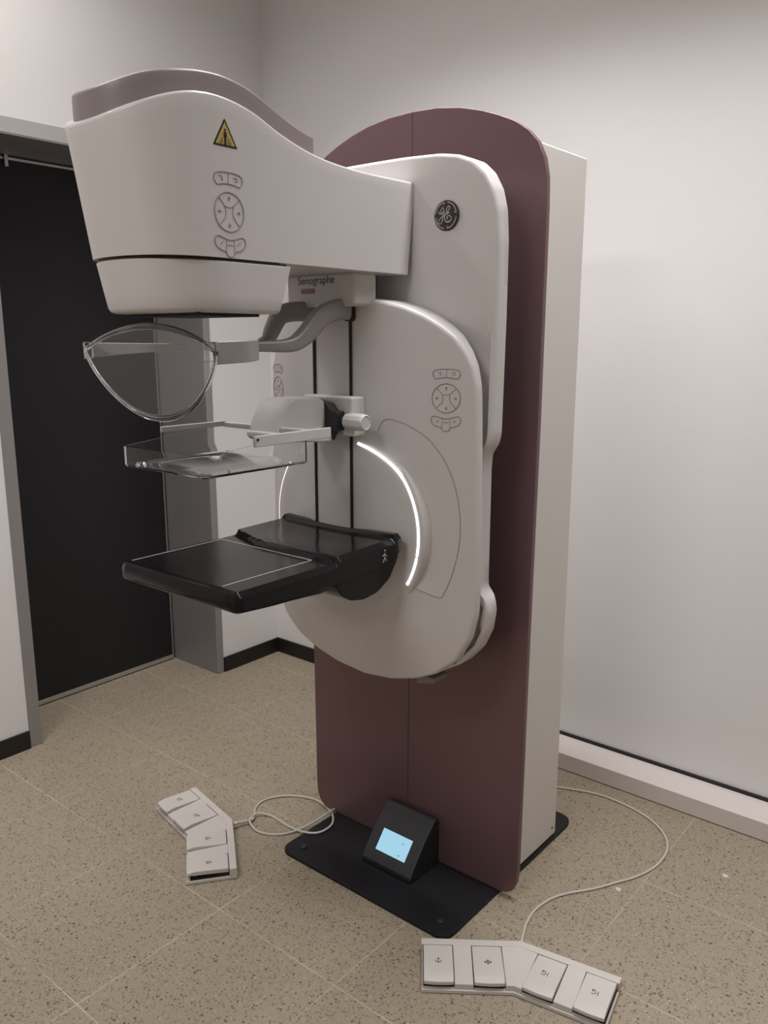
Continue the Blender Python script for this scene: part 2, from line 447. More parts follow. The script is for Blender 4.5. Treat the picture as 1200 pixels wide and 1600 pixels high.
# control keypads
def keypad(place, parent, s=1.0, mi=LINE):
    """place(u, v) -> world point on the surface; u right, v up, in metres"""
    mb = MB()
    def path(pts, closed=False, r=0.0009, n=5):
        cc = catmull([(u, v, 0) for u, v in pts], n, closed)
        mb.tube([place(p.x*s, p.y*s) for p in cc], r, 5, closed=closed, up=(0.3, -0.5, 0.2))
    R0 = 0.0345
    path([(R0*math.cos(a*PI/8), R0*math.sin(a*PI/8)) for a in range(16)], True, r=0.0013)
    for a in (45, 135, 225, 315):
        c, d = math.cos(math.radians(a)), math.sin(math.radians(a))
        path([(c*R0*0.98, d*R0*0.98), (c*0.018, d*0.018), (c*0.013-d*0.002, d*0.013+c*0.002)], n=2)
    path([(-0.009, 0.010), (0, 0.008), (0.009, 0.010)], n=3); path([(0.010, -0.009), (0.008, 0), (0.010, 0.009)], n=3)
    path([(-0.010, -0.009), (-0.008, 0), (-0.010, 0.009)], n=3)
    # upper pair of keys
    path([(-0.033, 0.054), (-0.031, 0.064), (-0.018, 0.068), (0, 0.069), (0.018, 0.068), (0.031, 0.064), (0.033, 0.054), (0.026, 0.046), (0.014, 0.048), (0, 0.049), (-0.014, 0.048), (-0.026, 0.046)], True, r=0.0012)
    path([(0, 0.050), (0, 0.068)], n=1, r=0.0007)
    path([(-0.022, 0.061), (-0.014, 0.061), (-0.013, 0.054), (-0.017, 0.056)], n=1); path([(0.012, 0.060), (0.020, 0.061), (0.021, 0.055), (0.015, 0.055)], n=1)
    # lower cluster of keys
    path([(-0.036, -0.048), (-0.028, -0.043), (-0.012, -0.047), (0, -0.049), (0.012, -0.047), (0.028, -0.043), (0.036, -0.048), (0.034, -0.060), (0.024, -0.067), (0.012, -0.070), (0.006, -0.078), (-0.006, -0.078), (-0.012, -0.070), (-0.024, -0.067), (-0.034, -0.060)], True, r=0.0012)
    path([(-0.009, -0.048), (-0.010, -0.070)], n=1, r=0.0007); path([(0.009, -0.048), (0.010, -0.070)], n=1, r=0.0007)
    path([(-0.006, -0.058), (0.006, -0.058)], n=1); path([(-0.024, -0.058), (-0.017, -0.052)], n=1); path([(0.017, -0.058), (0.024, -0.052)], n=1)
    # arrows
    for (u, v, a) in ((0, 0.023, 90), (0, -0.023, -90), (0.022, 0, 0), (-0.022, 0, 180)):
        c, d = math.cos(math.radians(a)), math.sin(math.radians(a))
        path([(u-c*0.004, v-d*0.004), (u+c*0.004, v+d*0.004)], n=1)
        path([(u-d*0.003, v+c*0.003), (u+c*0.004, v+d*0.004), (u+d*0.003, v-c*0.003)], n=1)
    return mb.build('control_keypad', mi, parent)
for s in (1, -1):
    def pl_(u, v, s=s):
        dx = s*0.289+u*0.93; z = 1.457+v
        return (CX+dx, ycover(dx, z)-0.0002, z)
    keypad(pl_, cover)

# ------------------------------------------------------------------ tube head
HW = 0.15
ZT = [(0.84, 1.945), (0.88, 1.975), (0.93, 2.003), (1.0, 2.029), (1.06, 2.039), (1.12, 2.036), (1.174, 2.024), (1.241, 1.999), (1.327, 1.977), (1.41, 1.967), (1.52, 1.9635), (1.7, 1.966)]
def plan(hw, yf, yr, a, ns=26, ne=30):
    pts = [(hw, yr+(yf+a-yr)*i/ns) for i in range(ns)]
    for k in range(ne+1):
        t = PI*k/ne
        c = math.copysign(abs(math.cos(t))**0.85, math.cos(t)); d = abs(math.sin(t))**0.85
        pts.append((hw*c, yf+a-a*d))
    pts += [(-hw, yr+(yf+a-yr)*i/ns) for i in range(ns-1, -1, -1)]
    return pts
def yfront(z): return 0.885+(1.99-z)*0.19
def head_shell(hw, zb, zt, front, yr_b, yr_t, a, r=0.010, nf=12, bul=0.0):
    R_ = []
    def ring(zf, ins, f):
        base = plan(hw-ins, front(0)+ins, yr_b+(yr_t-yr_b)*f, a)
        out = []
        for x, y in base:
            z = zf(y)
            nose = max(0.0, min(1.0, 1-(y-front(0))/0.22))
            out.append((CX+x, y+(front(z)-front(0))*nose, z))
        return out
    ztp = zt; zbt = zb
    R_.append(ring(lambda y: zbt(y)+0.0028, 0.006, 0))
    for i in range(nf+1):
        f = i/nf
        R_.append(ring(lambda y, f=f: zbt(y)+0.003+(ztp(y)-r-zbt(y)-0.003)*f, 0, f))
    for i in range(1, 6):
        th = PI/2*i/5
        R_.append(ring(lambda y, th=th: ztp(y)-r+r*math.sin(th), r*(1-math.cos(th)), 1))
    for k in (0.03, 0.06, 0.10):
        if k < hw: R_.append(ring(lambda y: ztp(y), k, 1))
    return R_
fr = lambda z: 0.885+(1.99-(z if z > 0 else 1.99))*0.19
m_ = MB()
m_.rings(head_shell(HW, lambda y: 1.7465, lambda y: interp(ZT, y), fr, 1.655, 1.682, 0.17, r=0.006))
head = m_.build('tube_head', PLAST, mach, smooth=30)
# crest
ZK = [(0.86, 2.015), (0.90, 2.035), (0.96, 2.062), (1.049, 2.084), (1.12, 2.0905), (1.18, 2.084), (1.222, 2.072), (1.29, 2.045), (1.34, 2.030), (1.40, 2.018)]
frk = lambda z: 0.895
m_ = MB()
m_.rings(head_shell(0.108, lambda y: min(interp(ZT, y)-0.03, 1.99), lambda y: interp(ZK, y), frk, 1.375, 1.375, 0.13, r=0.006, nf=5))
m_.build('top_crest', CREST, head, smooth=50)
# collimator below the seam
m_ = MB()
R_ = []
for (z, ins, yr) in ((1.7440, 0.012, 1.250), (1.7435, 0.002, 1.258), (1.742, 0.0, 1.258), (1.71, 0.001, 1.247), (1.68, 0.002, 1.237), (1.656, 0.003, 1.229), (1.6495, 0.006, 1.226), (1.6468, 0.011, 1.221), (1.6465, 0.05, 1.19)):
    P_ = plan(HW-ins, fr(z)+ins, yr, 0.17)
    R_.append([(CX+x, y, z) for x, y in P_])
coll = m_.rings(R_).build('collimator_housing', PLAST, head, smooth=50)
MB().rings([[(CX+x, y, z) for x, y in plan(HW-0.004, fr(1.745)+0.004, 1.25, 0.17)] for z in (1.7475, 1.7435)]).build('collimator_seam', SEAM, head)
MB().box(CX-0.10, CX+0.125, 1.03, 1.19, 1.641, 1.648).build('beam_window', DARK, coll, bevel=0.001)
def hp(u, v): return (CX+HW+0.0002, 1.098+u, 1.834+v)
keypad(lambda u, v: hp(u, v), head, s=1.04)
# warning sticker
X0 = CX+HW
def tri(k, cy=1.094, cz=1.967):
    return [(cy+k*a, cz+k*b) for a, b in ((0.0, 0.0335), (-0.0295, -0.0165), (0.0295, -0.0165))]
st = MB().prism(round_poly(tri(1.0), 0.003, 3), 'yz', X0-0.0008, X0+0.0006, 0)
st.prism(tri(0.80), 'yz', X0, X0+0.0009, 1)
def yz_blob(mb, cy, cz, r, mi=2, n=12): mb.prism([(cy+r*math.cos(2*PI*k/n), cz+r*math.sin(2*PI*k/n)) for k in range(n)], 'yz', X0, X0+0.0012, mi)
yz_blob(st, 1.094, 1.9795, 0.0024)
st.prism([(1.0905, 1.9765), (1.0975, 1.9765), (1.0980, 1.966), (1.0965, 1.966), (1.0965, 1.9535), (1.0915, 1.9535), (1.0915, 1.966), (1.0900, 1.966)], 'yz', X0, X0+0.0012, 2)
for s in (-1, 1):
    st.prism([(1.094+s*0.0065, 1.966), (1.094+s*0.0095, 1.964), (1.094+s*0.0095, 1.9545), (1.094+s*0.0065, 1.9555)], 'yz', X0, X0+0.0012, 3)
    st.prism([(1.094+s*0.0115, 1.960), (1.094+s*0.0135, 1.959), (1.094+s*0.0140, 1.9545), (1.094+s*0.0115, 1.9545)], 'yz', X0, X0+0.0012, 3)
BRN = mat('sticker_print', (0.16, 0.10, 0.03), 0.5)
s_ = st.build('warning_sticker', [INK, YEL, INK, BRN], head, smooth=0)
s_['label'] = 'yellow triangular warning sticker'

# ------------------------------------------------------------------ rail housing under the head
hs = MB().box(CX-0.114, CX+0.112, 1.500, 1.585, 1.672, 1.752)
house = hs.build('rail_housing', PLAST2, mach, bevel=0.010)
vs, fs = text_mesh('Senographe', 0.026)
MB().add([(CX-0.011+x, 1.4996-z*0.5, 1.7345+y) for x, y, z in vs], fs).build('lettering', TXT, house, smooth=0)
pb = MB().prism(round_poly([(CX-0.062, 1.704), (CX-0.014, 1.704), (CX-0.014, 1.7165), (CX-0.062, 1.7165)], 0.0058, 5), 'xz', 1.4992, 1.501).build('badge', PINK, house)
pb['label'] = 'small mauve pill-shaped badge'

# GE style badge on the plate
lg = MB()
lx, lz, ly = CX+0.2435, 1.882, yplate(0.2435, 0)-0.004
lg.cyl((lx, ly, lz), 'y', 0.0345, 0.006, 48, 0, bev=0.001)
badge = lg.build('round_logo_badge', LOGOD, plate)
lm = MB()
RA, RB_ = 0.0265, 0.0265
def stroke(pts, r=0.0009, n=5):
    P_ = [((x-568)/203.0*0.0335, (455-y)/275.0*0.0335) for x, y in pts]
    cc = catmull([(a, b, 0) for a, b in P_], n)
    lm.tube([(lx+p.x, ly-0.0002, lz+p.y) for p in cc], [(r, 0.0006)]*len(cc), 5, up=(0, -1, 0))
for a0, a1 in ((8, 82), (98, 172), (188, 262), (278, 352)):
    r0 = 0.0300
    pts = [(lx+r0*math.cos(math.radians(a0+(a1-a0)*i/12)), ly-0.0002, lz+r0*math.sin(math.radians(a0+(a1-a0)*i/12))) for i in range(13)]
    e = math.radians(a0-1)
    pts = [(lx+0.0252*math.cos(e+0.12), ly-0.0002, lz+0.0252*math.sin(e+0.12))]+pts
    lm.tube(pts, [(0.0013, 0.0006)]*len(pts), 5, up=(0, -1, 0))
stroke([(445, 365), (450, 410), (480, 425), (515, 385), (530, 340), (518, 305), (495, 320), (478, 365), (482, 400), (500, 430), (535, 395), (545, 370)], 0.0011)
stroke([(545, 370), (535, 430), (515, 510), (495, 580), (465, 605), (440, 575), (455, 525), (500, 480), (560, 440), (630, 410)], 0.0013)
stroke([(590, 405), (578, 360), (590, 315), (620, 292), (635, 315), (620, 360), (590, 395), (560, 440), (545, 500), (560, 560), (605, 582), (650, 560), (662, 510), (640, 470), (605, 468), (585, 500), (600, 530)], 0.0013)
lm.build('monogram', LOGOL, badge)

# ------------------------------------------------------------------ detector table
X1, X2 = CX-0.192, CX+0.212
YF, YR = 1.022, 1.556
def tsec(y):
    """half-profile across the table at depth y: list of (x, z)"""
    zb = interp([(1.022, 1.057), (1.15, 1.048), (1.30, 1.046), (1.40, 1.049), (1.48, 1.055), (1.53, 1.066), (1.556, 1.080)], y)
    return zb
tb = MB(); nx, ny = 36, 90
ys = [YF+(YR-YF)*j/ny for j in range(ny+1)]
R_ = []
for j, y in enumerate(ys):
    fr_ = min(1.0, (y-YF)/0.014); rr = 0.014*(1-math.sqrt(max(0, 1-(1-fr_)**2)))
    zb = tsec(y)
    top = []
    xs = [X1+(X2-X1)*i/nx for i in range(nx+1)]
    for x in xs:
        u = (x-(X1+X2)/2)/((X2-X1)/2)
        ystep = 1.312+0.045*max(0, -u)**2+0.012*u*u
        z = 1.100
        z += 0.013*sstep((y-ystep)/0.010)
        z += 0.004*sstep((y-ystep)/0.2)
        lipy = YR-0.026+0.0*u
        z += 0.010*sstep((y-lipy)/0.008)
        z -= 0.006*(1-u*u)*sstep((y-ystep-0.02)/0.12)
        ed = min(x-X1, X2-x)
        rad = 0.012
        if ed < rad: z -= rad*(1-math.sqrt(max(0, 1-(1-ed/rad)**2)))
        z -= rr
        top.append((x, y, z))
    cr = 0.0
    if y-YF < 0.02: cr = 0.02*(1-math.sqrt(max(0, 1-(1-(y-YF)/0.02)**2)))
    def cx_(x): 
        mid = (X1+X2)/2; hw = (X2-X1)/2
        return mid+(x-mid)*(hw-cr)/hw
    ring = [(cx_(x), y_, z) for x, y_, z in top]
    zbb = zb+rr*0.6
    ring += [(cx_(X2), y, zbb+0.006), (cx_(X2-0.006), y, zbb)]
    ring += [(cx_(X2-0.006+(X1-X2+0.012)*i/10), y, zbb) for i in range(1, 10)]
    ring += [(cx_(X1+0.006), y, zbb), (cx_(X1), y, zbb+0.006)]
    R_.append(ring)
nn = len(R_[0])
v = [p for r in R_ for p in r]; f = []
for i in range(len(R_)-1):
    for k in range(nn):
        l = (k+1) % nn; f.append((i*nn+k, i*nn+l, (i+1)*nn+l, (i+1)*nn+k))
f.append(tuple(range(nn))); f.append(tuple(range((len(R_)-1)*nn, len(R_)*nn)))
table = tb.add(v, f).build('detector_table', BLACKG, mach, smooth=40)
# rounded support under the rear of the table
MB().prism(round_poly([(1.320, 1.048), (1.340, 1.018), (1.375, 0.998), (1.42, 0.990), (1.47, 0.996), (1.515, 1.020), (1.545, 1.060), (1.556, 1.10), (1.45, 1.10), (1.33, 1.07)], 0.010, 4), 'yz', X1+0.01, X2-0.003).build('table_support', BLACKG, table, bevel=0.01)
MB().prism([(1.10, 1.052), (1.13, 1.040), (1.30, 1.028), (1.34, 1.034), (1.34, 1.052)], 'yz', X1+0.03, X2-0.03).build('table_underside', BLACKP, table, bevel=0.004)
mk = MB()
for x0, x1, y0, y1 in ((-1.606, -1.6040, 1.046, 1.308), (-1.606, -1.287, 1.3060, 1.3080), (-1.2890, -1.287, 1.046, 1.308)):
    mk.box(x0, x1, y0, y1, 1.0995, 1.1006)
# the markings stop before the step
mk.v = [(x, min(y, 1.309), z) for x, y, z in mk.v]
mk.build('field_marking', MARK, table)
sy = MB()
ring = [(X2+0.0002, 1.487+0.012*math.cos(a*PI/12), 1.080+0.012*math.sin(a*PI/12)) for a in range(24)]
def line_yz(pts, r=0.0009): sy.tube([(X2+0.0002, y, z) for y, z in pts], r, 5)
Y0_ = 1.492; line_yz([(Y0_, 1.092), (Y0_, 1.080), (Y0_-0.006, 1.068)]); line_yz([(Y0_, 1.080), (Y0_+0.007, 1.069)]); line_yz([(Y0_-0.008, 1.084), (Y0_, 1.088), (Y0_+0.008, 1.081)]); sy.tube([(X2+0.0002, Y0_, 1.0955), (X2+0.0002, Y0_+0.0001, 1.0985)], 0.0022, 8)
sy.build('patient_symbol', MARK, table)

# ------------------------------------------------------------------ paddle carriage, holder and paddle
cr_ = MB().box(CX-0.066, CX+0.100, 1.502, 1.555, 1.362, 1.458)
carr = cr_.build('paddle_carriage', PLAST2, mach, bevel=0.006)
MB().prism(round_poly([(-1.484, 1.350), (-1.392, 1.350), (-1.380, 1.372), (-1.358, 1.378), (-1.358, 1.422), (-1.380, 1.426), (-1.394, 1.442), (-1.440, 1.450), (-1.484, 1.450)], 0.003, 3), 'xz', 1.474, 1.503).build('clamp_bracket', BLACKP, carr, bevel=0.002)
kn = MB()
prof = [(0.0, -1.346), (0.0185, -1.346), (0.0192, -1.336), (0.0205, -1.333), (0.0205, -1.293), (0.0190, -1.286), (0.0165, -1.2845), (0.0155, -1.2858), (0.0, -1.2858)]
sg = 40
for (r, x) in prof:
    for k in range(sg):
        a = 2*PI*k/sg; rr = r*(1+(0.03 if (k//2) % 2 else -0.02)*(1 if -1.34 < x < -1.286 and r > 0.015 else 0))
        kn.v.append((x, 1.497+rr*math.cos(a), 1.400+rr*math.sin(a)))
for i in range(len(prof)-1):
    for k in range(sg): kn.f.append((i*sg+k, i*sg+(k+1) % sg, (i+1)*sg+(k+1) % sg, (i+1)*sg+k)); kn.m.append(0)
kn.build('adjustment_knob', FROST, carr, smooth=50)
tk = MB()
for i in range(4): tk.box(-1.362+0.0, -1.356, 1.5010, 1.5022, 1.384+i*0.009, 1.3855+i*0.009)
tk.build('scale_marks', TXT, carr)
# holder: wedge shaped grip
hold = MB().prism([(1.318, 1.384), (1.321, 1.400), (1.338, 1.428), (1.352, 1.447), (1.372, 1.457), (1.455, 1.457), (1.472, 1.448), (1.476, 1.43), (1.476, 1.372), (1.460, 1.366), (1.32, 1.380)], 'yz', CX-0.062, CX+0.036).build('paddle_holder', FROST, mach, bevel=0.012, bseg=4)
MB().prism([(1.30, 1.372), (1.30, 1.384), (1.46, 1.384), (1.476, 1.36), (1.476, 1.35), (1.44, 1.352), (1.31, 1.364)], 'yz', CX-0.055, CX+0.060).build('holder_foot', PLAST2, hold, bevel=0.004)
# compression paddle: clear open tray
PX0, PX1, PY0, PY1, PZ = -1.600, -1.312, 1.032, 1.325, 1.320
pd = MB(); T = 0.0028
fl = round_poly([(PX0, PY0), (PX1, PY0), (PX1, PY1), (PX0, PY1)], [0.018, 0.018, 0.006, 0.006], 6)
def ptop(y): return 1.3655+0.027*sstep((y-1.05)/0.10)
nF = len(fl)
def inset(p, d):
    cx, cy = (PX0+PX1)/2, (PY0+PY1)/2
    return (cx+(p[0]-cx)*(1-d/((PX1-PX0)/2)), cy+(p[1]-cy)*(1-d/((PY1-PY0)/2)))
rings = [[(x, y, PZ+0.003*0) for x, y in [inset(p, 0.004) for p in fl]], [(x, y, PZ+0.004) for x, y in fl]]
rings += [[(x, y, PZ+0.004+(ptop(y)-PZ-0.004)*k/3) for x, y in fl] for k in (1, 2, 3)]
rings += [[(*inset(p, T), ptop(p[1])) for p in fl], [(*inset(p, T), PZ+0.006) for p in fl], [(*inset(p, T+0.004), PZ+T) for p in fl]]
v = [p for r in rings for p in r]; f = []
for i in range(len(rings)-1):
    for k in range(nF):
        l = (k+1) % nF; f.append((i*nF+k, i*nF+l, (i+1)*nF+l, (i+1)*nF+k))
f.append(tuple(range(nF))); f.append(tuple(range((len(rings)-1)*nF, len(rings)*nF)))
pad = pd.add(v, f).build('compression_paddle', CLEAR2, mach, smooth=50)
pad['label'] = 'clear acrylic tray with white rails'
MB().box(PX0-0.003, PX0+0.004, 1.140, 1.335, 1.386, 1.399).build('side_rail', PLAST2, pad, bevel=0.002)
MB().box(PX1-0.004, PX1+0.004, 1.165, 1.40, 1.372, 1.396).build('side_rail', PLAST2, pad, bevel=0.002)
MB().box(PX0, PX1, PY1-0.002, PY1+0.012, 1.384, 1.396).build('rear_rail', PLAST2, pad, bevel=0.002)
MB().cyl((PX1+0.003, 1.172, 1.388), 'x', 0.003, 0.003, 12).build('rail_screw', DARK, pad)
MB().cyl((-1.545, 1.045, 1.3235), 'z', 0.012, 0.010, 24, bev=0.003).build('locating_stud', CLEAR, pad)

# ------------------------------------------------------------------ face shield
shield = MB()
US, VS = 48, 20
SW = 0.219
def sheet(u, v):
    # u across -1..1, v 0 bottom .. 1 top
    h = max(0.0, 1-abs(u)**1.9)**0.9; b = max(0.0, 1-abs(u)**2.0)**0.72
    zt = 1.573+0.050*h; zb = 1.573-0.138*b
    z = zb+(zt-zb)*v
    y = 1.000+0.012*(1-u*u)+0.012*(1.573-z)/0.14
    return (CX-0.006+SW*u, y, z)
v = []; f = []
for i in range(US+1):
    for j in range(VS+1):
        v.append(sheet(-1+2*i/US, j/VS))
for i in range(US):
    for j in range(VS): f.append((i*(VS+1)+j, (i+1)*(VS+1)+j, (i+1)*(VS+1)+j+1, i*(VS+1)+j+1))
shield.add(v, f)
# the part itself: thin clear visor
br = MB()
def wing(P, h0, h1, th=0.004):
    """vertical plate along the plan points P; heights (z0,z1) from h0 to h1"""
    n = len(P)
    vs = []
    for i, p in enumerate(P):
        t = i/(n-1); za = h0[0]+(h1[0]-h0[0])*t; zb = h0[1]+(h1[1]-h0[1])*t
        a = Vector(P[max(0, i-1)]); b = Vector(P[min(n-1, i+1)]); d_ = (b-a).normalized(); nrm = Vector((-d_.y, d_.x))*th
        for s in (-1, 1):
            for z in (za, zb): vs.append((p[0]+nrm.x*s, p[1]+nrm.y*s, z))
    fs = []
    for i in range(n-1):
        a = i*4; b = a+4
        fs += [(a, a+1, b+1, b), (a+2, b+2, b+3, a+3), (a+1, a+3, b+3, b+1), (a, b, b+2, a+2)]
    fs += [(0, 2, 3, 1), ((n-1)*4, (n-1)*4+1, (n-1)*4+3, (n-1)*4+2)]
    br.add(vs, fs)
wing([(p.x, p.y) for p in catmull([(CX-0.212, 1.008, 0), (CX-0.190, 1.060, 0), (CX-0.140, 1.120, 0), (CX-0.06, 1.160, 0)], 5)], (1.556, 1.589), (1.574, 1.586))
wing([(p.x, p.y) for p in catmull([(CX+0.207, 1.006, 0), (CX+0.214, 1.045, 0), (CX+0.213, 1.085, 0), (CX+0.190, 1.122, 0)], 5)], (1.550, 1.592), (1.556, 1.596))
br.box(CX-0.07, CX+0.07, 1.150, 1.180, 1.574, 1.590)
wing([(CX+0.190, 1.122), (CX+0.14, 1.150), (CX+0.06, 1.165)], (1.572, 1.592), (1.574, 1.590))
fs_root = br.build('face_shield', ARM, mach, bevel=0.002)
fs_root['label'] = 'clear curved visor on grey forked arm'
vis = shield.build('visor', CLEAR, fs_root, smooth=60, solid=0.003)
rim = MB().tube([sheet(-1+2*i/60, 0) for i in range(61)]+[sheet(1-2*i/60, 1) for i in range(1, 60)], [(0.0058, 0.0032)]*120, 10, closed=True, up=(0, 1, 0))
rim.build('visor_rim', CLEAR, fs_root, smooth=60)
for s in (-1, 1):
    xx = CX-0.006+s*0.203
    c = MB().tube([(xx-0.012, 0.995, 1.556), (xx-0.012, 0.995, 1.589), (xx+0.010, 1.000, 1.589), (xx+0.010, 1.000, 1.556)], 0.0022, 6, closed=True, up=(0, 1, 0))
    c.build('visor_clip', CLEAR, fs_root)
def arm(path, rad, name='support_arm'):
    cc = catmull(path, 6); k = [interp([(i, r[0]) for i, r in enumerate(rad)], j/6) for j in range(len(cc))]
    k2 = [interp([(i, r[1]) for i, r in enumerate(rad)], j/6) for j in range(len(cc))]
    return MB().tube(cc, list(zip(k, k2)), 16, sq=0.55).build(name, ARM, fs_root, smooth=50)
arm([(CX+0.066, 1.545, 1.664), (CX+0.066, 1.490, 1.664), (CX+0.064, 1.435, 1.645), (CX+0.060, 1.39, 1.606), (CX+0.056, 1.345, 1.583), (CX+0.045, 1.27, 1.580), (CX+0.02, 1.170, 1.580)],
    [(0.012, 0.024), (0.012, 0.024), (0.015, 0.024), (0.017, 0.021), (0.016, 0.016), (0.014, 0.012), (0.012, 0.010)])
arm([(CX-0.058, 1.545, 1.660), (CX-0.058, 1.480, 1.662), (CX-0.058, 1.425, 1.652), (CX-0.054, 1.392, 1.618), (CX-0.048, 1.365, 1.590), (CX-0.02, 1.28, 1.580), (CX-0.01, 1.170, 1.580)],
    [(0.012, 0.024), (0.012, 0.024), (0.015, 0.022), (0.016, 0.018), (0.014, 0.013), (0.012, 0.010), (0.012, 0.009)])
for s in (-1, 1):
    MB().prism(round_poly([(CX+s*0.064-0.012, 1.638), (CX+s*0.064+0.014, 1.638), (CX+s*0.064+0.014, 1.690), (CX+s*0.064-0.012, 1.690)], 0.010, 5), 'xz', 1.528, 1.545).build('arm_socket', DARK, house, bevel=0.002)

# ------------------------------------------------------------------ display console on the base plate
con = empty('display_console', (-1.41, 1.79, 0.012), 'small black console with lit light-blue screen on the black base plate', 'console')
body = MB().prism([(1.722, 0.0125), (1.720, 0.030), (1.735, 0.052), (1.792, 0.118), (1.812, 0.136), (1.828, 0.150), (1.838, 0.162), (1.852, 0.166), (1.860, 0.160), (1.862, 0.0125)], 'yz', -1.502, -1.313).build('housing', BLACKP, con, bevel=0.004)
# screen on the slope
sA = Vector((0, 1.735, 0.052)); sB = Vector((0, 1.792, 0.118)); dS = (sB-sA); Ls = dS.length; dS.normalize(); nS = Vector((0, -dS.z, dS.y))
def sp(u, t, h): q = sA+dS*(t*Ls)+nS*h; return (-1.4075+u, q.y, q.z)
def quad(mb, u0, u1, t0, t1, h0, h1, mi=0):
    vs = [sp(u, t, h) for h in (h0, h1) for t in (t0, t1) for u in (u0, u1)]
    mb.add(vs, [(0, 2, 3, 1), (4, 5, 7, 6), (0, 1, 5, 4), (2, 6, 7, 3), (0, 4, 6, 2), (1, 3, 7, 5)], mi)
q = MB(); quad(q, -0.056, 0.056, 0.10, 0.86, -0.001, 0.0008); scr = q.build('screen', SCREEN, con, smooth=0)
scr['label'] = 'lit light-blue screen'
for a_ in ((0.026, 0.030, 0.60, 0.65), (0.026, 0.032, 0.20, 0.24)):
    q = MB(); quad(q, *a_, 0, 0.0011); q.build('screen_icon', SCRDARK, scr, smooth=0)

